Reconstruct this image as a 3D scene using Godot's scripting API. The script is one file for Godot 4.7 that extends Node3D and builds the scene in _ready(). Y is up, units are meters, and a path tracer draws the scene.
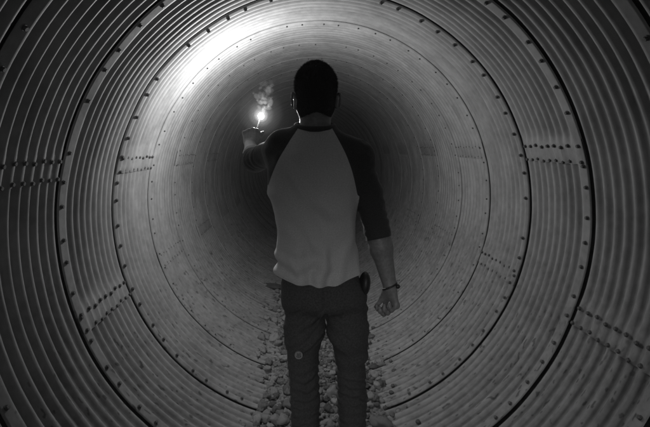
extends Node3D
# A man seen from behind in a bolted corrugated steel culvert, holding up a burning flare. Monochrome photograph.

const AXIS_Y := 1.083      # height of the tunnel's axis above the stones
const RADIUS_X := 1.12
const RADIUS_Y := 1.163    # such pipes are set slightly taller than wide
const SECTION := 0.516     # length of one ring of plates
const FIRST_SEAM := 1.766  # metres ahead of the camera
const CORRUGATION := 0.0105

var noise := FastNoiseLite.new()
var fine := FastNoiseLite.new()
var rng := RandomNumberGenerator.new()
var used := {}
var M := {}


func _ready() -> void:
	rng.seed = 7
	noise.seed = 3
	noise.frequency = 1.0
	noise.fractal_octaves = 3
	fine.seed = 11
	fine.frequency = 1.0
	fine.fractal_octaves = 2
	# ---- camera
	var cam := Camera3D.new()
	cam.name = "camera"
	cam.position = Vector3(-0.1205, 1.466, 0)
	cam.rotation = Vector3(-0.1492, -0.04956, 0)
	cam.fov = 52.8
	cam.near = 0.05
	cam.far = 300.0
	add_child(cam)
	cam.current = true
	# ---- sky, sun, exposure: a dull dusk sky that reaches in only through the mouth behind the camera
	var env := Environment.new()
	env.background_mode = Environment.BG_SKY
	var sm := ProceduralSkyMaterial.new()
	sm.sky_top_color = Color(0.62, 0.62, 0.62)
	sm.sky_horizon_color = Color(0.80, 0.80, 0.80)
	sm.ground_horizon_color = Color(0.45, 0.45, 0.45)
	sm.ground_bottom_color = Color(0.3, 0.3, 0.3)
	sm.sun_angle_max = 1.0
	var sky := Sky.new()
	sky.sky_material = sm
	env.sky = sky
	env.background_energy_multiplier = 0.9
	env.tonemap_mode = Environment.TONE_MAPPER_LINEAR
	env.tonemap_exposure = 1.0
	env.sdfgi_enabled = true
	env.ssao_enabled = true
	env.ssil_enabled = true
	env.fog_enabled = true
	env.fog_density = 0.0045
	env.fog_light_color = Color(0.9, 0.9, 0.9)
	env.volumetric_fog_enabled = true
	env.volumetric_fog_density = 0.0
	var we := WorldEnvironment.new()
	we.name = "world_environment"
	we.environment = env
	add_child(we)
	var sun := DirectionalLight3D.new()
	sun.name = "sun"
	sun.light_energy = 0.17
	sun.light_angular_distance = 12.0
	sun.shadow_enabled = true
	sun.rotation_degrees = Vector3(-19, -8, 0)
	add_child(sun)

	make_materials()
	build_tunnel()
	build_outside()
	build_gravel()
	build_stones()
	build_person()
	build_flare()
	build_smoke()


# ------------------------------------------------------------------ helpers
func grey(v: float) -> Color:
	return Color(v, v, v).linear_to_srgb()


func numbered(called: String) -> String:
	var n: int = used.get(called, 0)
	used[called] = n + 1
	return called if n == 0 else "%s_%03d" % [called, n]


func thing(called: String, label: String, category: String, at := Vector3.ZERO, group := "") -> Node3D:
	var o := Node3D.new()
	o.name = numbered(called)
	o.position = at
	o.set_meta("label", label)
	o.set_meta("category", category)
	if group:
		o.set_meta("group", group)
	add_child(o)
	return o


func part(called: String, mesh: Mesh, m: Material, parent: Node, at := Transform3D()) -> MeshInstance3D:
	var o := MeshInstance3D.new()
	o.name = called
	o.mesh = mesh
	o.material_override = m
	o.transform = at
	parent.add_child(o, true)
	return o


func plain(v: float, rough: float, metal := 0.0) -> StandardMaterial3D:
	var m := StandardMaterial3D.new()
	m.albedo_color = grey(v)
	m.roughness = rough
	m.metallic = metal
	return m


func mottled(lo: float, hi: float, rough: float, freq: float, size: float, bump := 0.0, seed_ := 1) -> StandardMaterial3D:
	# albedo between lo and hi after a fractal noise laid on in the thing's own axes; size is metres per repeat
	var m := StandardMaterial3D.new()
	var n := FastNoiseLite.new()
	n.seed = seed_
	n.frequency = freq
	n.fractal_octaves = 5
	n.fractal_gain = 0.6
	var im := n.get_seamless_image(256, 256)
	var out := Image.create(256, 256, false, Image.FORMAT_RGB8)
	for y in 256:
		for x in 256:
			out.set_pixel(x, y, grey(lerpf(lo, hi, smoothstep(0.15, 0.85, im.get_pixel(x, y).r))))
	m.albedo_texture = ImageTexture.create_from_image(out)
	m.uv1_triplanar = true
	m.uv1_scale = Vector3.ONE / size
	m.roughness = rough
	if bump > 0.0:
		m.heightmap_enabled = true
		m.heightmap_texture = ImageTexture.create_from_image(im)
		m.heightmap_scale = bump
	return m


func array_mesh(v: PackedVector3Array, idx: PackedInt32Array, uv := PackedVector2Array()) -> ArrayMesh:
	var n := normals_of(v, idx)
	var a := []
	a.resize(Mesh.ARRAY_MAX)
	a[Mesh.ARRAY_VERTEX] = v
	a[Mesh.ARRAY_NORMAL] = n
	a[Mesh.ARRAY_INDEX] = idx
	if uv.size():
		a[Mesh.ARRAY_TEX_UV] = uv
	var m := ArrayMesh.new()
	m.add_surface_from_arrays(Mesh.PRIMITIVE_TRIANGLES, a)
	return m


func normals_of(v: PackedVector3Array, idx: PackedInt32Array) -> PackedVector3Array:
	var n := PackedVector3Array()
	n.resize(v.size())
	for t in range(0, idx.size(), 3):
		var a := v[idx[t]]
		var c := (v[idx[t + 2]] - a).cross(v[idx[t + 1]] - a)
		n[idx[t]] += c
		n[idx[t + 1]] += c
		n[idx[t + 2]] += c
	for i in n.size():
		n[i] = n[i].normalized()
	return n


# ------------------------------------------------------------------ materials
func make_materials() -> void:
	M.bolt = mottled(0.03, 0.10, 0.7, 0.03, 0.05, 0.0, 5)
	M.steel = steel_material()
	M.concrete = mottled(0.18, 0.30, 0.9, 0.02, 1.5, 0.4, 8)
	M.soil = mottled(0.14, 0.28, 0.95, 0.02, 1.0, 1.0, 9)
	M.gravel = mottled(0.06, 0.20, 0.95, 0.05, 0.25, 0.5, 10)
	M.stones = [mottled(0.08, 0.18, 0.9, 0.02, 0.12, 0.15, 21), mottled(0.13, 0.24, 0.85, 0.03, 0.10, 0.12, 22), mottled(0.05, 0.11, 0.85, 0.02, 0.10, 0.15, 23), mottled(0.17, 0.29, 0.9, 0.05, 0.14, 0.12, 24)]
	M.hair = mottled(0.02, 0.055, 0.95, 0.12, 0.05, 0.25, 31)
	M.skin = mottled(0.15, 0.21, 0.5, 0.03, 0.12, 0.02, 32)
	M.jersey = mottled(0.38, 0.50, 0.92, 0.10, 0.16, 0.05, 33)
	M.sleeve = mottled(0.022, 0.042, 0.92, 0.10, 0.16, 0.05, 34)
	M.denim = mottled(0.034, 0.068, 0.92, 0.08, 0.2, 0.06, 35)
	M.leather = plain(0.02, 0.5)
	M.stick = plain(0.02, 0.9)
	M.hair.metallic_specular = 0.2
	M.hair.rim_enabled = true
	M.hair.rim = 0.5
	for k in ["jersey", "sleeve"]:
		var m: StandardMaterial3D = M[k]
		m.rim_enabled = true
		m.rim = 0.25


func steel_material() -> StandardMaterial3D:
	# Galvanised sheet: u runs once round the pipe, v along it. Silt with dark flecks lies on the lower third, spangle and dried runs above.
	var w := 2048
	var h := 1024
	var a := noise_bytes(w, h, 1, 0.010, 4)
	var b := noise_bytes(w, h, 2, 0.06, 3)
	var c := noise_bytes(w / 8, h, 3, 0.035, 3, w)     # drawn out round the pipe: runs and scratches
	var e := noise_bytes(w / 2, h, 4, 0.095, 2, w)      # flecks, longer round the pipe than along it
	var alb := PackedByteArray()
	var rou := PackedByteArray()
	var met := PackedByteArray()
	alb.resize(w * h)
	rou.resize(w * h)
	met.resize(w * h)
	for y in h:
		for x in w:
			var i := y * w + x
			var high := sin(TAU * float(x) / w)
			var na := a[i] / 255.0
			var nb := b[i] / 255.0
			var silt := smoothstep(-0.02, 0.10, -high - 0.10 + (na - 0.5) * 0.5)
			var v := 0.26 + (na - 0.5) * 0.12 + (nb - 0.5) * 0.07 + (c[i] / 255.0 - 0.5) * 0.045
			v = lerpf(v, 0.205 + (na - 0.5) * 0.10 + (nb - 0.5) * 0.11, silt)
			var fleck := smoothstep(0.755, 0.80, e[i] / 255.0) * smoothstep(-0.15, -0.45, high) * 0.7
			fleck = maxf(fleck, smoothstep(0.82, 0.86, e[i] / 255.0) * 0.15)
			v = lerpf(v, 0.04, fleck)
			alb[i] = int(255.0 * clampf(pow(v, 1.0 / 2.2), 0.0, 1.0))
			rou[i] = int(255.0 * clampf(lerpf(0.60 + (na - 0.5) * 0.08 + (c[i] / 255.0 - 0.5) * 0.06, 0.85, maxf(silt, fleck)), 0.0, 1.0))
			met[i] = int(255.0 * lerpf(0.35, 0.05, maxf(silt, fleck)))
	var m := StandardMaterial3D.new()
	m.albedo_texture = tex(alb, w, h)
	m.roughness_texture = tex(rou, w, h)
	m.roughness = 1.0
	m.metallic_texture = tex(met, w, h)
	m.metallic = 1.0
	m.heightmap_enabled = true
	m.heightmap_texture = tex(b, w, h)
	m.heightmap_scale = 0.03
	return m


func tex(bytes: PackedByteArray, w: int, h: int) -> ImageTexture:
	return ImageTexture.create_from_image(Image.create_from_data(w, h, false, Image.FORMAT_L8, bytes))


func noise_bytes(w: int, h: int, seed_: int, freq: float, octaves: int, widen := 0) -> PackedByteArray:
	var n := FastNoiseLite.new()
	n.seed = seed_
	n.frequency = freq
	n.fractal_octaves = octaves
	n.fractal_gain = 0.55
	var im := n.get_seamless_image(w, h)
	if widen:
		im.resize(widen, h, Image.INTERPOLATE_CUBIC)
	im.convert(Image.FORMAT_L8)
	return im.get_data()


# ------------------------------------------------------------------ the tunnel
func seam_angles(k: int) -> Array:
	# the two lengthwise laps of ring k, in radians; neighbouring rings are turned so that the laps alternate
	return [deg_to_rad(-18.0), deg_to_rad(166.0)] if posmod(k, 2) == 0 else [deg_to_rad(17.2), deg_to_rad(198.6)]


func step_of(k: int, ang: float) -> float:
	# how far ring k's near lip stands in from the ring before it
	var base: float = {0: 0.018, 1: 0.018, 2: 0.013, 3: 0.011, 4: 0.010}.get(k, 0.009)
	return base + 0.0015 * cos(ang - 0.35) * clampf(3.0 - k, 0.0, 1.0) + (0.0025 if k < 3 else 0.001) * noise.get_noise_2d(cos(ang) * 1.6 + k * 7.3, sin(ang) * 1.6)


func offset_at(k: int, ang: float, t: float, lap: float) -> float:
	# outward offset of ring k's sheet from the mean ellipse; t 0..1 along the ring, lap 0..1 inside a lengthwise lap
	var s := step_of(k, ang)
	var u := clampf(t, 0.0, 1.0) * 9.0
	var lip := 0.6 if k < 2 else 0.3
	var phase := 0.0 if u < lip else (u - lip) / (9.0 - lip) * 8.5
	var amp := CORRUGATION * (1.0 - (0.3 if posmod(k, 2) == 0 else 0.6) * lap)
	var flare := 0.014 * (1.0 - u / lip) if u < lip else 0.0   # the near lip is bent back a little
	var o := flare - amp * cos(TAU * phase) + lerpf(-s * 0.5, s * 0.5, t) - 0.005 * lap
	return o + 0.0035 * noise.get_noise_3d(cos(ang) * 2.2, sin(ang) * 2.2, (k + t) * 0.9)


func wall_point(k: int, ang: float, t: float, o: float) -> Vector3:
	return Vector3(cos(ang) * (RADIUS_X + o), AXIS_Y + sin(ang) * (RADIUS_Y + o), -(FIRST_SEAM + (k - 1) * SECTION + t * SECTION))


func plate_mesh(k: int, a0: float, a1: float, over: bool, na: int, per: int) -> ArrayMesh:
	# one plate of ring k from angle a0 to a1. An «over» plate lies on top of its neighbour at both ends.
	var nz := 9 * per + 3
	var v := PackedVector3Array()
	var uv := PackedVector2Array()
	var idx := PackedInt32Array()
	var ext := 0.022 if over else 0.075
	var b0 := a0 - ext
	var b1 := a1 + ext
	for i in na + 3:
		var f := clampf(float(i - 1) / na, 0.0, 1.0)
		var ang := lerpf(b0, b1, f)
		var lap := 0.0
		if over:
			lap = maxf(1.0 - smoothstep(0.09, 0.13, ang - b0), 1.0 - smoothstep(0.09, 0.13, b1 - ang))
		var rim := 0.006 if over and (i == 0 or i == na + 2) else 0.0
		for j in nz + 1:
			var t := float(j - 1) / (9 * per)
			var lip := 0.0
			if j == 0:
				t = 0.0
				lip = 0.005
			elif j >= nz - 1:
				t = 1.0 + 0.06 * (j - nz + 2)
			v.append(wall_point(k, ang, t, offset_at(k, ang, t, lap) + rim + lip))
			uv.append(Vector2(ang / TAU, -(k + t) / 4.0))
	for i in na + 2:
		for j in nz:
			var q := i * (nz + 1) + j
			idx.append_array(PackedInt32Array([q, q + 1, q + nz + 1, q + 1, q + nz + 2, q + nz + 1]))
	return array_mesh(v, idx, uv)


func bolt_mesh() -> ArrayMesh:
	var st := SurfaceTool.new()
	st.begin(Mesh.PRIMITIVE_TRIANGLES)
	var rings := [[0.0095, 0.0, 12], [0.0095, 0.002, 12], [0.0075, 0.002, 6], [0.0075, 0.0072, 6], [0.0062, 0.0085, 6]]
	st.set_smooth_group(-1)
	for r in rings.size() - 1:
		for s in 12:
			var p := []
			for q in [[r, s], [r, s + 1], [r + 1, s + 1], [r + 1, s]]:
				var d: Array = rings[q[0]]
				var g: float = TAU * q[1] / 12.0
				var rr: float = d[0] * (1.0 if d[2] == 12 or q[1] % 2 == 0 else 0.90)
				p.append(Vector3(cos(g) * rr, d[1], sin(g) * rr))
			for t in [0, 1, 2, 0, 2, 3]:
				st.add_vertex(p[t])
	for s in 12:
		var g0 := TAU * s / 12.0
		var g1 := TAU * (s + 1) / 12.0
		st.add_vertex(Vector3(0, 0.0085, 0))
		st.add_vertex(Vector3(cos(g0), 1.371, sin(g0)) * 0.0062)
		st.add_vertex(Vector3(cos(g1), 1.371, sin(g1)) * 0.0062)
	st.generate_normals()
	return st.commit()


func bolt_at(k: int, ang: float, t: float, lap: float) -> Transform3D:
	var o := offset_at(k, ang, t, lap)
	var p := wall_point(k, ang, t, o)
	var y := -Vector3(cos(ang) / RADIUS_X, sin(ang) / RADIUS_Y, 0).normalized()
	var z := Vector3(0, 0, 1).rotated(y, rng.randf() * TAU)
	var size := 1.0 if k < 3 else 0.62
	return Transform3D(Basis(y.cross(z), y, z).scaled(Vector3.ONE * size), p - y * 0.001)


func build_tunnel() -> void:
	var tunnel := thing("culvert_tunnel", "long round tunnel of bolted corrugated galvanised steel plates", "tunnel")
	var bolt := bolt_mesh()
	var shared := {}
	var singles := 0
	for k in range(-5, 40):
		var near := k >= -1 and k <= 9
		var a: Array = seam_angles(k)
		# crown plate from a[0] over the top to a[1], invert plate underneath
		for crown in [true, false]:
			var a0: float = a[0] if crown else a[1]
			var a1: float = a[1] if crown else a[0] + TAU
			var o: MeshInstance3D
			if near:
				o = part("corrugated_plate", plate_mesh(k, a0, a1, crown, 110 if k < 6 else 70, 10 if k < 5 else 6), M.steel, tunnel)
			else:
				var key := [posmod(k, 4), crown]
				if not shared.has(key):
					shared[key] = plate_mesh(12 + posmod(k, 4), a0, a1, crown, 44, 4)
				o = part("corrugated_plate", shared[key], M.steel, tunnel, Transform3D(Basis(), Vector3(0, 0, -SECTION * (k - 12 - posmod(k, 4)))))
			if k < -1 or k > 6:
				continue
			# bolts: one row round the near lip, two rows along each lengthwise lap
			var spots: Array[Transform3D] = []
			var n := 62
			for b in n:
				var ang := TAU * (b + 0.3 * posmod(k, 3)) / n - PI / 2 + 0.011 * sin(b * 3.7 + k)
				while ang < a0:
					ang += TAU
				if ang < a1 and sin(ang) > -0.93 and posmod(b * 7 + k * 5, 23) != 0:
					spots.append(bolt_at(k, ang, (0.034 if k < 2 else 0.030) + 0.005 * sin(b * 5.1), 0.0))
			if crown:
				for side in [0, 1]:
					for row in 2:
						for c in 9:
							var ang: float = a[side] + (-0.012 if side == 0 else 0.012) + (0.062 * row + 0.004 * sin(c * 2.3)) * (1 if side == 0 else -1)
							var u := 0.36 if c == 0 else 0.6 + 8.4 * (c - (0.06 if row else -0.06)) / 8.5
							spots.append(bolt_at(k, ang, u / 9.0, 1.0))
			if k >= 0 and k <= 3 and singles + spots.size() <= 330:
				for s in spots:
					part("bolt", bolt, M.bolt, o, s)
				singles += spots.size()
			elif spots.size():
				var mm := MultiMesh.new()
				mm.transform_format = MultiMesh.TRANSFORM_3D
				mm.mesh = bolt
				mm.instance_count = spots.size()
				for i in spots.size():
					mm.set_instance_transform(i, spots[i])
				var mi := MultiMeshInstance3D.new()
				mi.name = "bolt_row"
				mi.multimesh = mm
				mi.material_override = M.bolt
				mi.set_meta("kind", "stuff")
				o.add_child(mi, true)
	# the far end, some twenty metres on, is blocked
	var cap := CylinderMesh.new()
	cap.top_radius = 1.3
	cap.bottom_radius = 1.3
	cap.height = 0.05
	part("end_bulkhead", cap, M.concrete, tunnel, Transform3D(Basis(Vector3.RIGHT, PI / 2), Vector3(0, AXIS_Y, -(FIRST_SEAM + 39.0 * SECTION + 0.1))))


func build_outside() -> void:
	# behind the camera: the mouth in its concrete headwall, the fill over the pipe and the ground before it
	var mouth := -(FIRST_SEAM - 6.0 * SECTION)
	var back := -24.0
	var v := PackedVector3Array()
	var idx := PackedInt32Array()
	var n := 48
	for i in n + 1:
		var g := TAU * i / n
		var c := Vector2(cos(g), sin(g))
		var q := c / maxf(absf(c.x), absf(c.y))
		var edge := Vector3(q.x * 6.0, AXIS_Y + (q.y * 4.0 if q.y > 0.0 else q.y * 1.25), 0)
		var hole := Vector3(c.x * 1.16, AXIS_Y + c.y * 1.2, 0)
		v.append(hole + Vector3(0, 0, mouth - 0.05))
		v.append(edge + Vector3(0, 0, mouth - 0.05))
		v.append(edge + Vector3(0, 0, back))
		v.append(Vector3(c.x * 1.16, AXIS_Y + c.y * 1.2, back))
	for i in n:
		for j in 3:
			var q := i * 4 + j
			idx.append_array(PackedInt32Array([q, q + 4, q + 1, q + 1, q + 4, q + 5]))
	var o := part("embankment", array_mesh(v, idx), M.soil, self)
	o.set_meta("kind", "structure")
	var g := PlaneMesh.new()
	g.size = Vector2(160, 80)
	o = part("ground", g, M.soil, self, Transform3D(Basis(), Vector3(0, -0.2, mouth + 40.0)))
	o.set_meta("kind", "structure")


# ------------------------------------------------------------------ floor
func bed_height(x: float, z: float) -> float:
	return -0.013 - 0.10 * x * x + 0.022 * noise.get_noise_2d(x * 5.0, z * 5.0) + 0.008 * noise.get_noise_2d(x * 22.0 + 40.0, z * 22.0)


func wall_height(x: float) -> float:
	return AXIS_Y - RADIUS_Y * sqrt(1.0 - (x / RADIUS_X) * (x / RADIUS_X))


func build_gravel() -> void:
	var v := PackedVector3Array()
	var idx := PackedInt32Array()
	var nx := 60
	var nz := 800
	for j in nz + 1:
		var z := 1.0 - 12.0 * j / nz
		for i in nx + 1:
			var x := -0.60 + 1.20 * i / nx
			v.append(Vector3(x, bed_height(x, z) - 0.12 * smoothstep(0.42, 0.60, absf(x)), z))
	for j in nz:
		for i in nx:
			var q := j * (nx + 1) + i
			idx.append_array(PackedInt32Array([q, q + nx + 1, q + 1, q + 1, q + nx + 1, q + nx + 2]))
	var bed := part("gravel_bed", array_mesh(v, idx), M.gravel, self)
	bed.set_meta("kind", "structure")
	# pebbles nobody could count
	for kind in 3:
		var mm := MultiMesh.new()
		mm.transform_format = MultiMesh.TRANSFORM_3D
		mm.mesh = stone_mesh(40 + kind, 7, 5, 0.35)
		var at: Array[Transform3D] = []
		for i in 4200:
			var x := rng.randfn(0.0, 0.19)
			var z := 0.5 - 10.0 * rng.randf()
			if absf(x) > 0.50:
				continue
			var y := maxf(bed_height(x, z), wall_height(x) - 0.004)
			var s := 0.005 + 0.016 * pow(rng.randf(), 2.5)
			at.append(Transform3D(Basis.from_euler(Vector3(rng.randf() * 6, rng.randf() * 6, rng.randf() * 6)).scaled(Vector3(s, s * 0.75, s)), Vector3(x, y + s * 0.3, z)))
		mm.instance_count = at.size()
		for i in at.size():
			mm.set_instance_transform(i, at[i])
		var mi := MultiMeshInstance3D.new()
		mi.name = numbered("pebbles")
		mi.multimesh = mm
		mi.material_override = M.stones[[0, 1, 2][kind]]
		mi.set_meta("kind", "stuff")
		mi.set_meta("label", ["mid grey fine gravel strewn along the tunnel floor", "pale fine gravel strewn along the tunnel floor", "dark fine gravel strewn along the tunnel floor"][kind])
		mi.set_meta("category", "gravel")
		add_child(mi)


func stone_mesh(seed_: int, nu: int, nv: int, rough: float) -> ArrayMesh:
	var v := PackedVector3Array()
	var idx := PackedInt32Array()
	var r := RandomNumberGenerator.new()
	r.seed = seed_
	var cuts := []
	for i in 5:
		cuts.append([Vector3(r.randfn(), r.randfn(), r.randfn()).normalized(), 0.62 + 0.3 * r.randf()])
	for j in nv + 1:
		for i in nu:
			var th := PI * j / nv
			var ph := TAU * (i + 0.5 * (j % 2)) / nu
			var d := Vector3(sin(th) * cos(ph), cos(th), sin(th) * sin(ph))
			var len_ := 1.0 + rough * noise.get_noise_3d(d.x * 1.1 + seed_ * 3.1, d.y * 1.1, d.z * 1.1)
			for c in cuts:   # knocked-off faces
				var dot: float = d.dot(c[0])
				if dot > 0.05:
					len_ = minf(len_, lerpf(len_, c[1] / dot, 0.75) if c[1] / dot < len_ else len_)
			v.append(d * len_)
	for j in nv:
		for i in nu:
			var a := j * nu + i
			var b := j * nu + (i + 1) % nu
			var c := a + nu
			var e := b + nu
			if j % 2 == 0:
				idx.append_array(PackedInt32Array([a, c, b, b, c, e]) if false else PackedInt32Array([a, b, c, b, e, c]))
			else:
				idx.append_array(PackedInt32Array([a, b, e, a, e, c]))
	# collapse the poles to one point each
	for i in nu:
		v[i] = v[0]
		v[nv * nu + i] = v[nv * nu]
	return array_mesh(v, idx)


func put_stone(label: String, group: String, meshes: Array, x: float, z: float, size: Vector3, tone: int, turn: float, lift := 0.0) -> void:
	var o := MeshInstance3D.new()
	o.name = numbered("stone")
	o.mesh = meshes[int(absf(x * 977.0 + z * 613.0)) % meshes.size()]
	o.material_override = M.stones[tone]
	var y := maxf(bed_height(x, z), wall_height(x))
	o.transform = Transform3D(Basis(Vector3.UP, turn) * Basis(Vector3.RIGHT, 0.25 * sin(turn * 3.0)) * Basis.from_scale(size), Vector3(x, y + size.y * (0.45 + lift), z))
	o.set_meta("label", label)
	o.set_meta("category", "stone")
	if group:
		o.set_meta("group", group)
	add_child(o)


func build_stones() -> void:
	var meshes := []
	for i in 9:
		meshes.append(stone_mesh(60 + i, 12, 9, 0.9))
	var g := "stones along the tunnel floor"
	# the ones that stand out: x, z, half sizes, tone
	put_stone("large smooth round stone between the trouser legs, beside the right one", g, meshes, 0.045, -2.40, Vector3(0.040, 0.032, 0.040), 1, 0.4)
	put_stone("smaller rounded stone between the trouser legs, beside the left one", g, meshes, -0.042, -2.43, Vector3(0.029, 0.026, 0.030), 1, 1.4)
	put_stone("dark angular stone between the trouser legs", g, meshes, 0.008, -2.26, Vector3(0.030, 0.026, 0.028), 2, 2.2)
	put_stone("flat pale stone between the trouser legs at the bottom edge", g, meshes, 0.000, -2.13, Vector3(0.045, 0.024, 0.034), 1, 0.2)
	put_stone("long low stone lying right of the right trouser leg", g, meshes, 0.275, -2.36, Vector3(0.052, 0.026, 0.034), 1, 0.1)
	put_stone("big jagged stone at the right edge of the stone strip", g, meshes, 0.292, -2.12, Vector3(0.062, 0.036, 0.044), 0, 2.6)
	put_stone("dark stone perched on the steel beside the right knee", g, meshes, 0.352, -2.74, Vector3(0.034, 0.018, 0.026), 2, 1.0)
	put_stone("black hollow-looking stone left of the left trouser leg", g, meshes, -0.285, -2.27, Vector3(0.035, 0.022, 0.030), 2, 0.5)
	put_stone("dark upper stone left of the left trouser leg", g, meshes, -0.300, -2.42, Vector3(0.035, 0.020, 0.026), 2, 1.9)
	put_stone("wide grey stone touching the left trouser leg", g, meshes, -0.205, -2.30, Vector3(0.050, 0.034, 0.040), 0, 0.9)
	put_stone("long dark flat stone sticking out left of the shirt hem", g, meshes, -0.475, -4.38, Vector3(0.135, 0.022, 0.060), 2, 0.06)
	put_stone("pale block left of the trousers below the long flat stone", g, meshes, -0.36, -3.20, Vector3(0.055, 0.036, 0.045), 3, 0.7)
	# the rest, by where they lie
	var zones := [
		[-0.40, -0.17, -2.0, -2.65, 60, "in the near heap left of the trouser legs"],
		[-0.46, -0.17, -2.65, -4.6, 90, "in the strip receding left of the trousers"],
		[-0.10, 0.10, -2.05, -2.75, 30, "in the gap between the lower trouser legs"],
		[-0.13, 0.13, -2.75, -3.9, 36, "seen high in the gap between the legs"],
		[0.16, 0.38, -2.0, -2.7, 46, "in the near heap right of the trouser legs"],
		[0.16, 0.40, -2.7, -3.4, 24, "farther up the strip right of the trousers"],
	]
	for q in zones:
		for i in q[4]:
			var x := rng.randf_range(q[0], q[1])
			var z := rng.randf_range(q[3], q[2])
			var s := 0.013 + 0.022 * pow(rng.randf(), 1.7)
			var tone: int = [0, 0, 1, 1, 2, 3][rng.randi() % 6]
			var look: String = ["tiny ", "small ", "middling ", "big "][clampi(int((s - 0.013) / 0.0055), 0, 3)] + ["grey", "light grey", "dark", "whitish"][tone] + " stone "
			put_stone(look + q[5], g, meshes, x, z, Vector3(s * rng.randf_range(0.9, 1.4), s * rng.randf_range(0.6, 0.95), s), tone, rng.randf() * TAU)


# ------------------------------------------------------------------ distance fields
var g_lo: Vector3
var g_c: float
var g_x: int
var g_y: int
var g_z: int
var g_d: PackedFloat32Array


func grid(lo: Vector3, hi: Vector3, cell: float) -> void:
	g_lo = lo
	g_c = cell
	g_x = int(ceil((hi.x - lo.x) / cell)) + 1
	g_y = int(ceil((hi.y - lo.y) / cell)) + 1
	g_z = int(ceil((hi.z - lo.z) / cell)) + 1
	g_d = PackedFloat32Array()
	g_d.resize(g_x * g_y * g_z)
	g_d.fill(1.0)


func blend(i: int, d: float, k: float) -> void:
	var o := g_d[i]
	var h := maxf(k - absf(o - d), 0.0) / k
	g_d[i] = minf(o, d) - h * h * k * 0.25


func cap(a: Vector3, b: Vector3, ra: float, rb: float, k: float, s := Vector3.ONE) -> void:
	# a tapered capsule from a to b; s squashes space about a (largest component 1)
	var m := maxf(ra, rb) + k + g_c * 2.0
	var lo := (a.min(b) - Vector3.ONE * m - g_lo) / g_c
	var hi := (a.max(b) + Vector3.ONE * m - g_lo) / g_c
	var ab := (b - a) / s
	var l2 := maxf(ab.length_squared(), 1e-9)
	var q := minf(s.x, minf(s.y, s.z))
	for z in range(maxi(0, int(lo.z)), mini(g_z, int(hi.z) + 1)):
		for y in range(maxi(0, int(lo.y)), mini(g_y, int(hi.y) + 1)):
			var row := (z * g_y + y) * g_x
			for x in range(maxi(0, int(lo.x)), mini(g_x, int(hi.x) + 1)):
				var p := (g_lo + Vector3(x, y, z) * g_c - a) / s
				var t := clampf(p.dot(ab) / l2, 0.0, 1.0)
				blend(row + x, ((p - ab * t).length() - lerpf(ra, rb, t)) * q, k)


func loft(rows: Array, power: float, k: float) -> void:
	# an upright loft through rows of [y, centre x, centre z, half width, half depth], y rising
	var y0: float = rows[0][0]
	var y1: float = rows[-1][0]
	for y in range(maxi(0, int((y0 - g_lo.y - k) / g_c) - 2), mini(g_y, int((y1 - g_lo.y + k) / g_c) + 3)):
		var py := g_lo.y + y * g_c
		var at := clampf(py, y0, y1)
		var n := 0
		while n < rows.size() - 2 and rows[n + 1][0] < at:
			n += 1
		var f: float = (at - rows[n][0]) / (rows[n + 1][0] - rows[n][0])
		var r := []
		for c in range(1, 5):
			r.append(cubic_interpolate(rows[n][c], rows[n + 1][c], rows[maxi(n - 1, 0)][c], rows[mini(n + 2, rows.size() - 1)][c], f))
		var out := absf(py - at)
		var small: float = minf(r[3], r[2])
		for z in g_z:
			for x in g_x:
				var dx: float = absf(g_lo.x + x * g_c - r[0]) / r[2]
				var dz: float = absf(g_lo.z + z * g_c - r[1]) / r[3]
				if dx > 1.8 or dz > 2.2:
					continue
				var d := (pow(pow(dx, power) + pow(dz, power), 1.0 / power) - 1.0) * small
				if out > 0.0:
					d = sqrt(maxf(d, 0.0) * maxf(d, 0.0) + out * out) if d > 0.0 else maxf(d, out)
				blend((z * g_y + y) * g_x + x, d, k)


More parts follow.
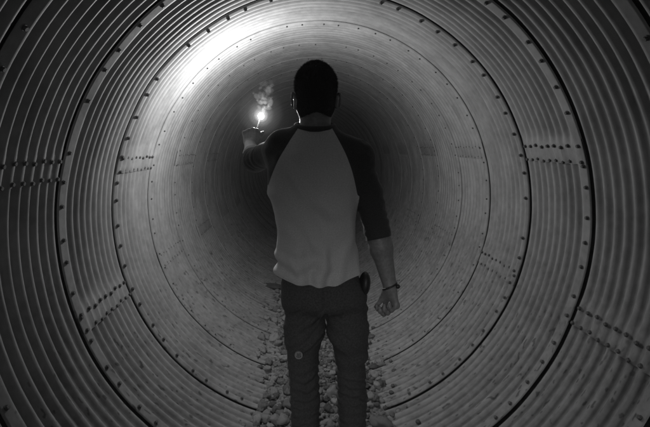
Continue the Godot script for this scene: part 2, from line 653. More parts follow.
func nets() -> Array:
	# surface nets over the grid: [vertices, indices]
	var v := PackedVector3Array()
	var idx := PackedInt32Array()
	var id := PackedInt32Array()
	id.resize(g_d.size())
	id.fill(-1)
	var sy := g_x
	var sz := g_x * g_y
	var off := [0, 1, sy, sy + 1, sz, sz + 1, sz + sy, sz + sy + 1]
	var edges := [[0, 1], [2, 3], [4, 5], [6, 7], [0, 2], [1, 3], [4, 6], [5, 7], [0, 4], [1, 5], [2, 6], [3, 7]]
	var at := [Vector3(0, 0, 0), Vector3(1, 0, 0), Vector3(0, 1, 0), Vector3(1, 1, 0), Vector3(0, 0, 1), Vector3(1, 0, 1), Vector3(0, 1, 1), Vector3(1, 1, 1)]
	var o1 := sy
	var o2 := sy + 1
	var o3 := sz
	var o4 := sz + 1
	var o5 := sz + sy
	var o6 := sz + sy + 1
	for z in g_z - 1:
		for y in g_y - 1:
			var i := z * sz + y * sy - 1
			for x in g_x - 1:
				i += 1
				var n := int(g_d[i] < 0.0) + int(g_d[i + 1] < 0.0) + int(g_d[i + o1] < 0.0) + int(g_d[i + o2] < 0.0) + int(g_d[i + o3] < 0.0) + int(g_d[i + o4] < 0.0) + int(g_d[i + o5] < 0.0) + int(g_d[i + o6] < 0.0)
				if n == 0 or n == 8:
					continue
				var sum := Vector3.ZERO
				var c := 0
				for e in edges:
					var da := g_d[i + off[e[0]]]
					var db := g_d[i + off[e[1]]]
					if (da < 0.0) != (db < 0.0):
						sum += (at[e[0]] as Vector3).lerp(at[e[1]], da / (da - db))
						c += 1
				id[i] = v.size()
				v.append(g_lo + (Vector3(x, y, z) + sum / c) * g_c)
	for z in range(1, g_z - 1):
		for y in range(1, g_y - 1):
			for x in range(1, g_x - 1):
				var i := z * sz + y * sy + x
				var inside := g_d[i] < 0.0
				if inside != (g_d[i + 1] < 0.0):
					quad(idx, id[i - sy - sz], id[i - sz], id[i], id[i - sy], inside)
				if inside != (g_d[i + sy] < 0.0):
					quad(idx, id[i - sz - 1], id[i - 1], id[i], id[i - sz], inside)
				if inside != (g_d[i + sz] < 0.0):
					quad(idx, id[i - 1 - sy], id[i - sy], id[i], id[i - 1], inside)
	return [v, idx]


func quad(idx: PackedInt32Array, a: int, b: int, c: int, d: int, outward: bool) -> void:
	if mini(mini(a, b), mini(c, d)) < 0:
		return
	if outward:
		idx.append(a); idx.append(c); idx.append(b); idx.append(a); idx.append(d); idx.append(c)
	else:
		idx.append(a); idx.append(b); idx.append(c); idx.append(a); idx.append(c); idx.append(d)


func relax(m: Array, rounds: int) -> Array:
	for r in rounds:
		var v: PackedVector3Array = m[0]
		var sum := PackedVector3Array()
		var n := PackedInt32Array()
		sum.resize(v.size())
		n.resize(v.size())
		var idx: PackedInt32Array = m[1]
		for t in range(0, idx.size(), 3):
			for q in 3:
				var a := idx[t + q]
				sum[a] += v[idx[t + (q + 1) % 3]]
				n[a] += 1
		for i in v.size():
			if n[i]:
				v[i] = v[i].lerp(sum[i] / n[i], 0.5)
		m[0] = v
	return m


func displace(m: Array, how: Callable) -> Array:
	var v: PackedVector3Array = m[0]
	var n := normals_of(v, m[1])
	for i in v.size():
		v[i] += n[i] * float(how.call(v[i], n[i]))
	m[0] = v
	return m


func clip(m: Array, keep: Callable) -> Array:
	# the piece of a mesh where keep(point) >= 0, cut cleanly through its triangles
	var v: PackedVector3Array = m[0]
	var idx: PackedInt32Array = m[1]
	var f := PackedFloat32Array()
	f.resize(v.size())
	for i in v.size():
		f[i] = keep.call(v[i])
	var ov := PackedVector3Array()
	var oi := PackedInt32Array()
	var known := {}
	for t in range(0, idx.size(), 3):
		var poly := PackedInt32Array()
		for q in 3:
			var a := idx[t + q]
			var b := idx[t + (q + 1) % 3]
			if f[a] >= 0.0:
				if not known.has(a):
					known[a] = ov.size()
					ov.append(v[a])
				poly.append(known[a])
			if (f[a] >= 0.0) != (f[b] >= 0.0):
				var key := Vector2i(mini(a, b), maxi(a, b))
				if not known.has(key):
					known[key] = ov.size()
					ov.append(v[a].lerp(v[b], f[a] / (f[a] - f[b])))
				poly.append(known[key])
		for q in range(1, poly.size() - 1):
			oi.append(poly[0])
			oi.append(poly[q])
			oi.append(poly[q + 1])
	return [ov, oi]


func joined(parts: Array) -> Array:
	var v := PackedVector3Array()
	var idx := PackedInt32Array()
	for m in parts:
		var n := v.size()
		v.append_array(m[0])
		for i in m[1]:
			idx.append(i + n)
	return [v, idx]


func tube(points: Array, radius: float, closed: bool, sides := 8) -> ArrayMesh:
	var v := PackedVector3Array()
	var idx := PackedInt32Array()
	var n := points.size()
	for i in n:
		var p: Vector3 = points[i]
		var prev: Vector3 = points[(i - 1 + n) % n] if closed or i > 0 else p
		var next: Vector3 = points[(i + 1) % n] if closed or i < n - 1 else p
		var t := (next - prev).normalized()
		var u := t.cross(Vector3(0.31, 0.2, 0.93)).normalized()
		var w := t.cross(u)
		for s in sides:
			v.append(p + (u * cos(TAU * s / sides) + w * sin(TAU * s / sides)) * radius)
	for i in n if closed else n - 1:
		for s in sides:
			var a := i * sides + s
			var b := i * sides + (s + 1) % sides
			var c := ((i + 1) % n) * sides + s
			var d := ((i + 1) % n) * sides + (s + 1) % sides
			idx.append_array(PackedInt32Array([a, c, b, b, c, d]))
	if not closed:
		for e in [0, n - 1]:
			var c := v.size()
			v.append(points[e])
			for s in sides:
				var a: int = e * sides + s
				var b: int = e * sides + (s + 1) % sides
				idx.append_array(PackedInt32Array([c, a, b]) if e == 0 else PackedInt32Array([c, b, a]))
	return array_mesh(v, idx)


# ------------------------------------------------------------------ the man
const HEAD := Vector3(-0.072, 1.683, -1.668)
const R_SHOULDER := Vector3(0.096, 1.430, -1.665)
const R_ELBOW := Vector3(0.163, 1.165, -1.655)
const R_WRIST := Vector3(0.214, 0.932, -1.610)
const L_SHOULDER := Vector3(-0.205, 1.462, -1.690)
const L_ELBOW := Vector3(-0.334, 1.418, -1.890)
const L_WRIST := Vector3(-0.380, 1.488, -2.130)


func hand_bones(wrist: Vector3, along: Vector3, thumb: Vector3, curls: Array, size: float, thumb_dir: Vector3) -> void:
	# along: wrist to knuckles; thumb: towards the thumb side; curls: bend in degrees of each joint of the four fingers
	along = along.normalized()
	thumb = (thumb - along * thumb.dot(along)).normalized()
	var palm := thumb.cross(along) * (1.0 if curls[4] else -1.0)   # the way the palm faces
	var across := [0.034, 0.0115, -0.0115, -0.033]
	var reach := [0.088, 0.096, 0.090, 0.078]
	var lens := [[0.042, 0.026, 0.020], [0.046, 0.030, 0.021], [0.042, 0.028, 0.021], [0.034, 0.021, 0.018]]
	var k := 0.006
	for f in 4:
		cap(wrist + (along * reach[f] + thumb * across[f] - palm * 0.003) * size, wrist + (along * reach[f] + thumb * across[f] - palm * 0.003) * size, 0.0115, 0.0115, 0.004)
		var root: Vector3 = wrist + along * 0.012 + thumb * across[f] * 0.55
		var p: Vector3 = wrist + (along * reach[f] + thumb * across[f]) * size
		cap(root, p, 0.0140, 0.0110, 0.010)
		var bend := 0.0
		for j in 3:
			bend += deg_to_rad(curls[f][j])
			var d := along * cos(bend) + palm * sin(bend)
			var q: Vector3 = p + d * lens[f][j] * size
			cap(p, q, [0.0098, 0.0090, 0.0082][j], [0.0090, 0.0082, 0.0070][j], k)
			p = q
	var base := wrist + along * 0.018 + thumb * 0.018 + palm * 0.008
	var mid := wrist + (along * 0.050 + thumb * 0.040 + palm * 0.016) * size
	cap(base, mid, 0.0165, 0.0125, 0.014)
	var tip1 := mid + thumb_dir.normalized() * 0.030 * size
	var tip2 := tip1 + (thumb_dir.normalized() + palm * 0.4).normalized() * 0.024 * size
	cap(mid, tip1, 0.0118, 0.0100, k)
	cap(tip1, tip2, 0.0098, 0.0080, k)


func build_person() -> void:
	var man := thing("person", "person seen from behind in raglan shirt and dark trousers, one arm raised ahead", "person", Vector3.ZERO)
	# ---- skin: head and neck, arms and hands, and the body under the clothes
	var skin := []
	grid(Vector3(-0.195, 1.40, -1.80), Vector3(0.055, 1.80, -1.53), 0.0045)
	cap(HEAD + Vector3(0, 0.008, 0.006), HEAD + Vector3(0, 0.008, -0.010), 0.092, 0.088, 0.02, Vector3(0.77, 1.0, 1.0))
	cap(HEAD + Vector3(-0.014, 0.022, 0.0), HEAD + Vector3(0.014, 0.022, 0.0), 0.056, 0.056, 0.02)
	cap(HEAD + Vector3(-0.010, -0.030, 0.018), HEAD + Vector3(0.010, -0.030, 0.018), 0.056, 0.056, 0.02)
	cap(HEAD + Vector3(0, -0.05, -0.03), HEAD + Vector3(0, -0.085, -0.060), 0.058, 0.036, 0.03)          # face and chin
	cap(HEAD + Vector3(-0.045, -0.065, 0.0), HEAD + Vector3(-0.018, -0.09, -0.06), 0.022, 0.018, 0.03)      # jaw
	cap(HEAD + Vector3(0.045, -0.065, 0.0), HEAD + Vector3(0.018, -0.09, -0.06), 0.022, 0.018, 0.03)
	cap(HEAD + Vector3(0, 0.005, -0.096), HEAD + Vector3(0, -0.032, -0.112), 0.007, 0.012, 0.012)            # nose
	cap(HEAD + Vector3(-0.03, 0.018, -0.088), HEAD + Vector3(0.03, 0.018, -0.088), 0.010, 0.010, 0.012)    # brow
	cap(HEAD + Vector3(-0.018, -0.058, -0.092), HEAD + Vector3(0.018, -0.058, -0.092), 0.008, 0.008, 0.008)  # lips
	for s in [-1.0, 1.0]:
		cap(HEAD + Vector3(s * 0.030, 0.0, -0.082), HEAD + Vector3(s * 0.030, 0.0, -0.082), 0.013, 0.013, 0.004)
		var e: Vector3 = HEAD + Vector3(s * 0.079, -0.040, 0.004)
		for q in 9:   # the ear's outer rim
			var g0 := -1.2 + 3.6 * q / 9.0
			var g1 := -1.2 + 3.6 * (q + 1) / 9.0
			var r0 := 0.021 if q < 7 else 0.017
			cap(e + Vector3(s * (0.007 + 0.004 * cos(g0)), sin(g0 + 0.4) * 0.030, cos(g0 + 0.4) * r0 + 0.002), e + Vector3(s * (0.007 + 0.004 * cos(g1)), sin(g1 + 0.4) * 0.030, cos(g1 + 0.4) * r0 + 0.002), 0.0048, 0.0048, 0.004)
		cap(e + Vector3(0, 0.015, -0.004), e + Vector3(s * 0.002, -0.022, -0.006), 0.010, 0.008, 0.006, Vector3(0.5, 1.0, 1.0))
	cap(HEAD + Vector3(-0.002, -0.06, 0.006), Vector3(-0.076, 1.50, -1.668), 0.057, 0.058, 0.03)
	cap(Vector3(-0.076, 1.52, -1.665), Vector3(-0.17, 1.465, -1.67), 0.042, 0.034, 0.04)
	cap(Vector3(-0.076, 1.52, -1.665), Vector3(0.02, 1.465, -1.67), 0.042, 0.034, 0.04)
	var head := relax(nets(), 1)
	skin.append(head)
	grid(Vector3(-0.36, -0.02, -1.98), Vector3(0.26, 1.52, -1.50), 0.014)
	loft([[0.84, -0.045, -1.66, 0.110, 0.065], [0.95, -0.055, -1.66, 0.125, 0.072], [1.12, -0.074, -1.66, 0.125, 0.075], [1.30, -0.080, -1.66, 0.135, 0.080], [1.42, -0.080, -1.66, 0.130, 0.075], [1.50, -0.078, -1.665, 0.07, 0.05]], 2.2, 0.02)
	for s in [-1.0, 1.0]:
		var hip := Vector3(-0.05 + s * 0.085, 0.86, -1.66)
		var knee := Vector3(-0.028 + s * 0.097, 0.50, -1.66)
		var ankle := Vector3(-0.020 + s * 0.098, 0.09, -1.64)
		cap(hip, knee, 0.052, 0.042, 0.03)
		cap(knee, ankle, 0.042, 0.034, 0.03)
		cap(ankle + Vector3(0, -0.045, 0.03), ankle + Vector3(s * 0.02, -0.055, -0.16), 0.038, 0.028, 0.02)
	cap(R_SHOULDER, R_ELBOW, 0.050, 0.040, 0.03)
	cap(R_ELBOW, R_WRIST, 0.043, 0.027, 0.03)
	cap(L_SHOULDER, L_ELBOW, 0.046, 0.036, 0.03)
	skin.append(clip(nets(), func(p): return maxf(1.45 - p.y, maxf(p.x - 0.06, -0.21 - p.x))))
	grid(Vector3(0.10, 0.80, -1.74), Vector3(0.28, 1.15, -1.52), 0.0045)
	cap(R_ELBOW, R_ELBOW.lerp(R_WRIST, 0.35), 0.043, 0.044, 0.02)
	cap(R_ELBOW.lerp(R_WRIST, 0.35), R_WRIST, 0.044, 0.0265, 0.02)
	cap(R_WRIST, R_WRIST + Vector3(0.004, -0.03, 0.0), 0.027, 0.024, 0.012, Vector3(0.85, 1, 1))
	hand_bones(R_WRIST + Vector3(0, -0.005, 0), Vector3(0.10, -1.0, 0.02), Vector3(-0.55, 0, -0.83), [[60, 70, 40], [62, 72, 42], [66, 74, 44], [70, 76, 46], true], 0.86, Vector3(-0.5, -0.9, -0.1))
	skin.append(relax(nets(), 1))
	grid(Vector3(-0.47, 1.34, -2.28), Vector3(-0.26, 1.62, -1.86), 0.0045)
	cap(L_ELBOW, L_ELBOW.lerp(L_WRIST, 0.35), 0.037, 0.039, 0.02)
	cap(L_ELBOW.lerp(L_WRIST, 0.35), L_WRIST, 0.039, 0.026, 0.02)
	hand_bones(L_WRIST, Vector3(0.0, 0.80, -0.60), Vector3(1, 0.15, 0), [[62, 95, 55], [78, 95, 55], [84, 95, 55], [70, 95, 55], false], 0.90, Vector3(0.45, 0.75, -0.5))
	skin.append(relax(nets(), 1))
	var all := joined(skin)
	part("body", array_mesh(all[0], all[1]), M.skin, man)
	# ---- hair: a close crop over the skull
	var scalp := displace([head[0].duplicate(), head[1]], func(p, n): return 0.0035 + 0.0010 * fine.get_noise_3dv(p * 160.0))
	var hair := clip(scalp, func(p): return hairline(p))
	part("hair", cropped(hair), M.hair, man)
	# ---- shirt: pale body, dark raglan sleeves
	grid(Vector3(-0.44, 0.90, -2.04), Vector3(0.26, 1.60, -1.50), 0.0062)
	loft([[0.90, -0.058, -1.662, 0.180, 0.128], [0.967, -0.060, -1.662, 0.176, 0.128], [1.024, -0.066, -1.662, 0.169, 0.124], [1.113, -0.075, -1.662, 0.158, 0.118], [1.20, -0.075, -1.660, 0.159, 0.116], [1.271, -0.080, -1.660, 0.168, 0.120], [1.371, -0.085, -1.660, 0.176, 0.120], [1.44, -0.082, -1.660, 0.158, 0.108], [1.49, -0.078, -1.658, 0.105, 0.085], [1.535, -0.076, -1.655, 0.072, 0.070], [1.56, -0.076, -1.658, 0.068, 0.068]], 2.35, 0.03)
	var mid_r := R_SHOULDER.lerp(R_ELBOW, 0.5)
	cap(R_SHOULDER + Vector3(-0.02, 0.0, 0), mid_r, 0.062, 0.057, 0.03)
	cap(mid_r, R_ELBOW, 0.057, 0.052, 0.008)
	cap(R_ELBOW, R_ELBOW.lerp(R_WRIST, 0.45), 0.053, 0.050, 0.008)
	cap(Vector3(-0.03, 1.502, -1.655), R_SHOULDER + Vector3(0.0, 0.010, 0), 0.043, 0.050, 0.05)
	cap(L_SHOULDER, L_ELBOW, 0.063, 0.047, 0.05)
	cap(L_ELBOW, L_ELBOW.lerp(L_WRIST, 0.35), 0.048, 0.047, 0.03)
	cap(Vector3(-0.12, 1.505, -1.655), L_SHOULDER + Vector3(0.01, 0.012, 0), 0.045, 0.054, 0.05)
	var shirt := relax(nets(), 3)
	shirt = displace(shirt, shirt_folds)
	shirt = clip(shirt, func(p): return p.y - hem_height(p))                                                # hem
	shirt = clip(shirt, func(p): return 1.553 - p.y + (p.z + 1.655) * -0.20)                                 # neck opening
	shirt = clip(shirt, func(p): return 1.0 if p.x < 0.09 else (R_ELBOW.lerp(R_WRIST, 0.20) - p).dot((R_WRIST - R_ELBOW).normalized()))
	shirt = clip(shirt, func(p): return 1.0 if p.z > -1.86 else (L_ELBOW.lerp(L_WRIST, 0.08) - p).dot((L_WRIST - L_ELBOW).normalized()))
	var torso := clip(shirt, func(p): return minf(raglan(p, -1.0), raglan(p, 1.0)))
	part("shirt_body", array_mesh(torso[0], torso[1]), M.jersey, man)
	for s in [-1.0, 1.0]:
		var sl := clip(shirt, func(p): return -raglan(p, s))
		var o := part("sleeve", array_mesh(sl[0], sl[1]), M.sleeve, man)
		o.set_meta("label", "dark sleeve of the raised arm" if s < 0.0 else "dark sleeve of the hanging arm")
	var ring := []
	for i in 40:
		var g := TAU * i / 40.0
		ring.append(Vector3(-0.076 + cos(g) * 0.071, 1.551 + 0.0 - sin(g) * 0.014, -1.656 + sin(g) * 0.070))
	part("neckband", tube(ring, 0.0105, true), M.sleeve, man)
	# ---- trousers
	grid(Vector3(-0.26, 0.02, -1.81), Vector3(0.18, 1.04, -1.51), 0.0065)
	loft([[0.81, -0.040, -1.656, 0.06, 0.05], [0.835, -0.040, -1.657, 0.135, 0.098], [0.863, -0.040, -1.658, 0.165, 0.120], [0.915, -0.050, -1.660, 0.164, 0.117], [0.95, -0.055, -1.660, 0.155, 0.106], [1.02, -0.060, -1.660, 0.140, 0.092]], 2.3, 0.03)
	for s in [-1.0, 1.0]:
		var top := Vector3(-0.038 + s * 0.080, 0.875, -1.656)
		var low := Vector3(-0.033 + s * 0.092, 0.725, -1.656)
		var knee := Vector3(-0.030 + s * 0.097, 0.600, -1.662)
		var calf := Vector3(-0.024 + s * 0.098, 0.430, -1.652)
		var ankle := Vector3(-0.020 + s * 0.098, 0.06, -1.645)
		cap(top, low, 0.088, 0.075, 0.02)
		cap(low, knee, 0.075, 0.061, 0.03)
		cap(knee, calf, 0.061, 0.059, 0.014)
		cap(calf, ankle, 0.059, 0.052, 0.014)
	var tro := relax(nets(), 2)
	tro = displace(tro, trouser_folds)
	tro = clip(tro, func(p): return p.y - 0.045)
	part("trousers", array_mesh(tro[0], tro[1]), M.denim, man)
	# ---- seams stitched down the back of the trousers, the round emblem, shoes, what hangs at the hip, the wristband
	for s in [-1.0, 1.0]:
		var shoe := SphereMesh.new()
		shoe.radius = 0.5
		shoe.height = 1.0
		part("shoe", shoe, M.leather, man, Transform3D(Basis(Vector3.UP, -s * 0.12) * Basis.from_scale(Vector3(0.105, 0.11, 0.29)), Vector3(-0.020 + s * 0.105, 0.045, -1.70)))
	build_emblem(man)
	var pouch := SphereMesh.new()
	pouch.radius = 0.5
	pouch.height = 1.0
	pouch.radial_segments = 24
	pouch.rings = 14
	var po := part("pouch", pouch, M.leather, man, Transform3D(Basis(Vector3.BACK, -0.10) * Basis.from_scale(Vector3(0.046, 0.098, 0.085)), Vector3(0.118, 0.935, -1.640)))
	po.set_meta("label", "black rounded pouch at the right hip under the shirt hem")
	var band := []
	var ax := (R_WRIST - R_ELBOW).normalized()
	var u := ax.cross(Vector3.BACK).normalized()
	var w := ax.cross(u)
	for i in 28:
		var g := TAU * i / 28.0
		band.append(R_WRIST - ax * (0.002 - 0.006 * cos(g)) + (u * cos(g) + w * sin(g)) * 0.0285)
	var b := part("wristband", tube(band, 0.0042, true), M.leather, man)
	var bead := SphereMesh.new()
	bead.radius = 0.009
	bead.height = 0.018
	part("bead", bead, M.leather, b, Transform3D(Basis(), R_WRIST + Vector3(0.027, 0.006, 0.018)))


func cropped(cap_: Array) -> ArrayMesh:
	# the cap of hair with some thousands of short bristles on it
	var v: PackedVector3Array = cap_[0].duplicate()
	var idx: PackedInt32Array = cap_[1].duplicate()
	var n := normals_of(v, idx)
	var r := RandomNumberGenerator.new()
	r.seed = 17
	var tris := idx.size() / 3
	for i in 16000:
		var t := (r.randi() % tris) * 3
		var f := r.randf()
		var h := r.randf() * (1.0 - f)
		var p := v[idx[t]] * (1.0 - f - h) + v[idx[t + 1]] * f + v[idx[t + 2]] * h
		var up := n[idx[t]]
		var q := p - HEAD
		var long := 0.0055 + 0.005 * smoothstep(-0.05, 0.05, q.y)
		var d := (up + Vector3(r.randfn() * 0.25, -0.35 + r.randfn() * 0.25, 0.25 + r.randfn() * 0.25)).normalized()
		var side := d.cross(Vector3(r.randfn(), r.randfn(), r.randfn())).normalized() * 0.0005
		var side2 := d.cross(side).normalized() * 0.0005
		var b := v.size()
		v.append(p - up * 0.001 + side)
		v.append(p - up * 0.001 - side * 0.5 + side2)
		v.append(p - up * 0.001 - side * 0.5 - side2)
		v.append(p + d * long * r.randf_range(0.6, 1.1))
		idx.append_array(PackedInt32Array([b, b + 1, b + 3, b + 1, b + 2, b + 3, b + 2, b, b + 3]))
	return array_mesh(v, idx)


func hairline(p: Vector3) -> float:
	var q := p - HEAD
	# nape and temples: hair above a line that rises towards the face and arches over the ears
	var low := -0.096 + 0.010 * cos(q.x * 40.0)
	if q.z < 0.035:
		low = lerpf(low, -0.012, smoothstep(0.035, 0.012, q.z))
	if q.z < -0.02:
		low = lerpf(low, 0.045, smoothstep(-0.03, -0.07, q.z))
	low += 0.003 * fine.get_noise_2d(q.x * 160.0, q.z * 160.0)
	var ear := Vector3(absf(q.x) - 0.090, q.y + 0.040, q.z - 0.006)
	return minf(q.y - low, (Vector3(ear.x * 1.3, ear.y * 0.9, ear.z).length() - 0.038) if absf(q.x) > 0.060 else 1.0)


func raglan(p: Vector3, s: float) -> float:
	# positive on the shirt's body; the seam runs from the neck down to the armpit
	var neck := Vector3(-0.076 + s * 0.052, 1.56, 0)
	var pit := Vector3(-0.076 + s * (0.172 if s < 0.0 else 0.160), 1.33 if s < 0.0 else 1.29, 0)
	var d := pit - neck
	var n := Vector3(d.y, -d.x, 0).normalized() * -s
	var v := n.dot(Vector3(p.x, p.y, 0) - neck) * -1.0
	v += 0.012 * sin(clampf((p.y - 1.30) / 0.25, 0.0, 1.0) * PI)
	if p.y < pit.y:
		var a := R_SHOULDER if s > 0.0 else L_SHOULDER
		var b := R_ELBOW if s > 0.0 else L_ELBOW
		var on := Geometry3D.get_closest_point_to_segment(p, a, b)
		var d1 := (p - on).length()
		if s > 0.0:
			d1 = minf(d1, (p - Geometry3D.get_closest_point_to_segment(p, R_ELBOW, R_WRIST)).length())
		return minf(d1 - 0.0655, on.x + 0.02 - p.x) if s > 0.0 else d1 - 0.0655
	return v


func hem_height(p: Vector3) -> float:
	return 0.962 + 0.030 * smoothstep(0.0, 0.13, p.x + 0.01) + 0.026 * smoothstep(-0.12, -0.24, p.x) + 0.004 * sin(p.x * 38.0)


func shirt_folds(p: Vector3, _n: Vector3) -> float:
	var back := smoothstep(0.10, 0.06, p.x) * smoothstep(-1.80, -1.74, p.z)
	var low := smoothstep(1.32, 1.05, p.y)
	var d := 0.006 * noise.get_noise_3d(p.x * 6.0, p.y * 2.5, p.z * 6.0)
	# soft hanging folds in the lower back, fanning out towards the hem
	var lean := p.x + 0.35 * (p.x + 0.07) * (1.1 - p.y) + 0.10 * (p.y - 1.0)
	var w := noise.get_noise_3d(p.x * 3.0, p.y * 3.0, 5.0)
	d += back * low * 0.012 * sin(lean * 62.0 + 5.0 * w) * (0.35 + 0.65 * clampf(0.5 + 1.6 * noise.get_noise_3d(p.x * 4.0, p.y * 2.0, 11.0), 0.0, 1.0))
	# pulls that run from the raised shoulder down across the back
	var a := p.x * 0.62 + (p.y - 1.2) * 0.78
	var across := smoothstep(1.02, 1.18, p.y) * smoothstep(1.52, 1.44, p.y) * smoothstep(0.08, -0.06, p.x)
	d += back * across * 0.014 * sin(a * 58.0 + 4.0 * w) * clampf(0.45 + 1.8 * noise.get_noise_3d(p.x * 3.0 + 2.0, p.y * 3.0, 3.0), 0.0, 1.0)
	# the shirt sits bunched above the hem
	var bunch := smoothstep(1.10, 1.05, p.y) * smoothstep(0.97, 1.0, p.y)
	d += back * bunch * 0.007 * sin((p.y + 0.16 * p.x) * 88.0 + 5.0 * noise.get_noise_2d(p.x * 5.0, 1.0)) * smoothstep(0.02, -0.16, p.x)
	# a groove down the spine
	d -= back * 0.010 * exp(-pow((p.x + 0.078) / 0.035, 2.0)) * smoothstep(1.10, 1.25, p.y) * smoothstep(1.50, 1.40, p.y)
	# sleeves: cross creases near the elbow
	if p.x > 0.10 or p.z < -1.78:
		var q := p.y if p.x > 0.10 else p.z * 1.3
		d += 0.003 * sin(q * 150.0 + 5.0 * noise.get_noise_3d(p.x * 9.0, p.y * 5.0, p.z * 9.0)) * (0.5 + noise.get_noise_3d(p.x * 7.0, p.y * 7.0, p.z * 7.0 + 9.0))
	return d


func trouser_folds(p: Vector3, n: Vector3) -> float:
	var s := signf(p.x + 0.03)
	var d := 0.004 * noise.get_noise_3d(p.x * 9.0, p.y * 5.0, p.z * 9.0)
	var knee := smoothstep(0.64, 0.54, p.y) * (0.55 + 0.45 * smoothstep(0.30, 0.42, p.y))
	var y := p.y + 0.10 * (p.x + 0.03) * s + 0.022 * noise.get_noise_3d(p.x * 10.0, p.y * 6.0, p.z * 10.0 + s * 5.0)
	d += knee * 0.0085 * sin(y * 170.0) * (0.6 + 0.9 * noise.get_noise_3d(p.x * 8.0 + s, p.y * 9.0, p.z * 5.0))
	# slanting drag folds from the seat
	var seat := smoothstep(0.60, 0.70, p.y) * smoothstep(0.92, 0.84, p.y)
	d += seat * 0.012 * noise.get_noise_3d((p.y + s * p.x * 0.9) * 16.0, (p.x - s * p.y) * 3.0, s * 3.0)
	# seat seam
	d -= 0.008 * exp(-pow((p.x + 0.042) / 0.010, 2.0)) * smoothstep(0.74, 0.80, p.y) * smoothstep(-1.64, -1.58, p.z)
	# a kink at the back of the right knee
	if s > 0.0:
		d += 0.010 * exp(-pow((p.y - 0.625) / 0.02, 2.0)) * smoothstep(0.02, 0.13, p.x) - 0.006 * exp(-pow((p.y - 0.585) / 0.015, 2.0))
	return d


func build_emblem(man: Node3D) -> void:
	# the pale round mark on the back of the left trouser leg
	var at := Transform3D(Basis(Vector3.RIGHT, PI / 2 - 0.05), Vector3(-0.1445, 0.676, -1.572))
	var disc := CylinderMesh.new()
	disc.top_radius = 0.0155
	disc.bottom_radius = 0.0155
	disc.height = 0.012
	disc.radial_segments = 28
	var o := part("round_emblem", disc, plain(0.22, 0.85), man, at)
	o.set_meta("label", "pale round emblem on the back of the left trouser leg")
	var bar := BoxMesh.new()
	bar.size = Vector3(0.0026, 0.002, 0.013)
	for x in [-0.0055, 0.0, 0.0055]:
		part("print_mark", bar, M.leather, o, Transform3D(Basis(), Vector3(x, 0.0062, -0.0012 if x == 0.0 else -0.003)))
	var arc := []
	for i in 9:
		var g := PI * i / 8.0
		arc.append(Vector3(cos(g) * 0.0085, 0.0062, 0.003 + sin(g) * 0.005))
	part("print_mark", tube(arc, 0.0012, false, 6), M.leather, o)


# ------------------------------------------------------------------ the flare and its smoke
const TIP := Vector3(-0.370, 1.658, -2.62)


func build_flare() -> void:
	var f := thing("hand_flare", "burning flare with a white glowing tip held up in the raised hand", "flare", Vector3(-0.376, 1.540, -2.235))
	var low := Vector3(0.0, -0.035, 0.03)
	var top := TIP - f.position
	part("stick", tube([low, low.lerp(top, 0.5), low.lerp(top, 0.94)], 0.0028, false, 10), M.stick, f)
	part("handle", tube([low, low.lerp(top, 0.30)], 0.0065, false, 12), M.stick, f)
	var glow := StandardMaterial3D.new()
	glow.albedo_color = Color.BLACK
	glow.emission_enabled = true
	glow.emission = Color.WHITE
	glow.emission_energy_multiplier = 14.0
	var ball := SphereMesh.new()
	ball.radius = 0.018
	ball.height = 0.040
	part("flame", ball, glow, f, Transform3D(Basis(), top))
	var lamp := OmniLight3D.new()
	lamp.name = "flame_light"
	lamp.position = top
	lamp.light_energy = 0.95
	lamp.light_size = 0.02
	lamp.omni_range = 30.0
	lamp.omni_attenuation = 2.0
	lamp.shadow_enabled = true
	f.add_child(lamp)


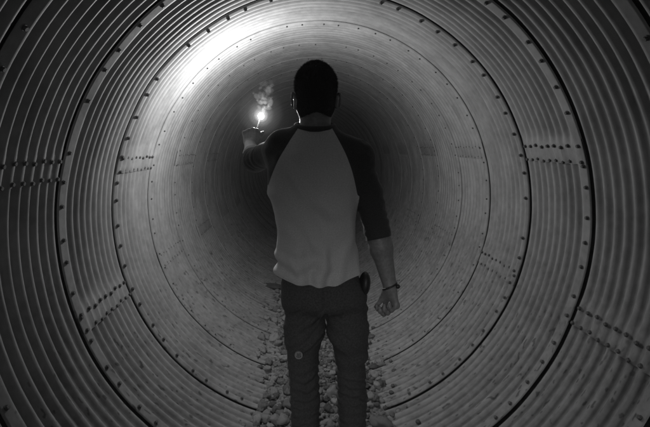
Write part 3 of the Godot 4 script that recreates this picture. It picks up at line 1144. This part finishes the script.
func build_smoke() -> void:
	var s := thing("smoke", "thin curl of pale smoke rising from the burning flare", "smoke", TIP)
	s.set_meta("kind", "stuff")
	var r := RandomNumberGenerator.new()
	r.seed = 5
	# puffs as offsets from the tip: x, y, radius, density
	var puffs := [[0.008, 0.030, 0.020, 5.0], [0.020, 0.042, 0.016, 6.0], [-0.006, 0.052, 0.018, 4.0], [0.030, 0.060, 0.018, 5.0], [0.012, 0.066, 0.022, 4.0], [-0.022, 0.076, 0.020, 4.5], [0.044, 0.078, 0.018, 4.0], [0.004, 0.086, 0.024, 3.5], [-0.030, 0.094, 0.016, 4.0], [0.028, 0.100, 0.022, 3.2], [-0.008, 0.112, 0.022, 3.2], [0.018, 0.126, 0.026, 3.0], [0.046, 0.116, 0.018, 3.2], [0.036, 0.142, 0.022, 2.8], [0.006, 0.146, 0.020, 2.6], [0.052, 0.150, 0.016, 2.6], [0.000, 0.200, 0.014, 1.2]]
	for q in [[0.26, 0.007], [0.15, 0.010], [0.085, 0.022]]:   # thin smoke that hangs about the flame
		var m := FogMaterial.new()
		m.density = q[1]
		m.albedo = Color(0.95, 0.95, 0.95)
		var v := FogVolume.new()
		v.name = "thin_smoke"
		v.shape = RenderingServer.FOG_VOLUME_SHAPE_ELLIPSOID
		v.size = Vector3.ONE * q[0]
		v.material = m
		v.position = Vector3(0, q[0] * 0.08, 0)
		s.add_child(v, true)
	for p in puffs:
		for q in 2:
			var m := FogMaterial.new()
			m.density = p[3] * (0.016 if p[1] < 0.06 else 0.03 + 0.14 * p[1]) * (1.0 if q == 0 else 1.6)
			m.albedo = Color(0.95, 0.95, 0.95)
			var v := FogVolume.new()
			v.name = "puff"
			v.shape = RenderingServer.FOG_VOLUME_SHAPE_ELLIPSOID
			var d: float = p[2] * r.randf_range(0.6, 1.2)
			v.size = Vector3(d * r.randf_range(1.3, 2.4), d * r.randf_range(0.9, 1.5), d * 1.6) * (1.25 if q == 0 else 0.7)
			v.material = m
			v.position = Vector3(p[0] * 1.25 + p[1] * 0.12 + r.randfn() * 0.011, p[1] * 1.25 + r.randfn() * 0.010, r.randfn() * 0.012 + 0.55 * (p[1] - 0.02) * r.randf_range(-0.5, 1.0))
			v.rotation.z = r.randf_range(-1.5, 1.5)
			s.add_child(v, true)
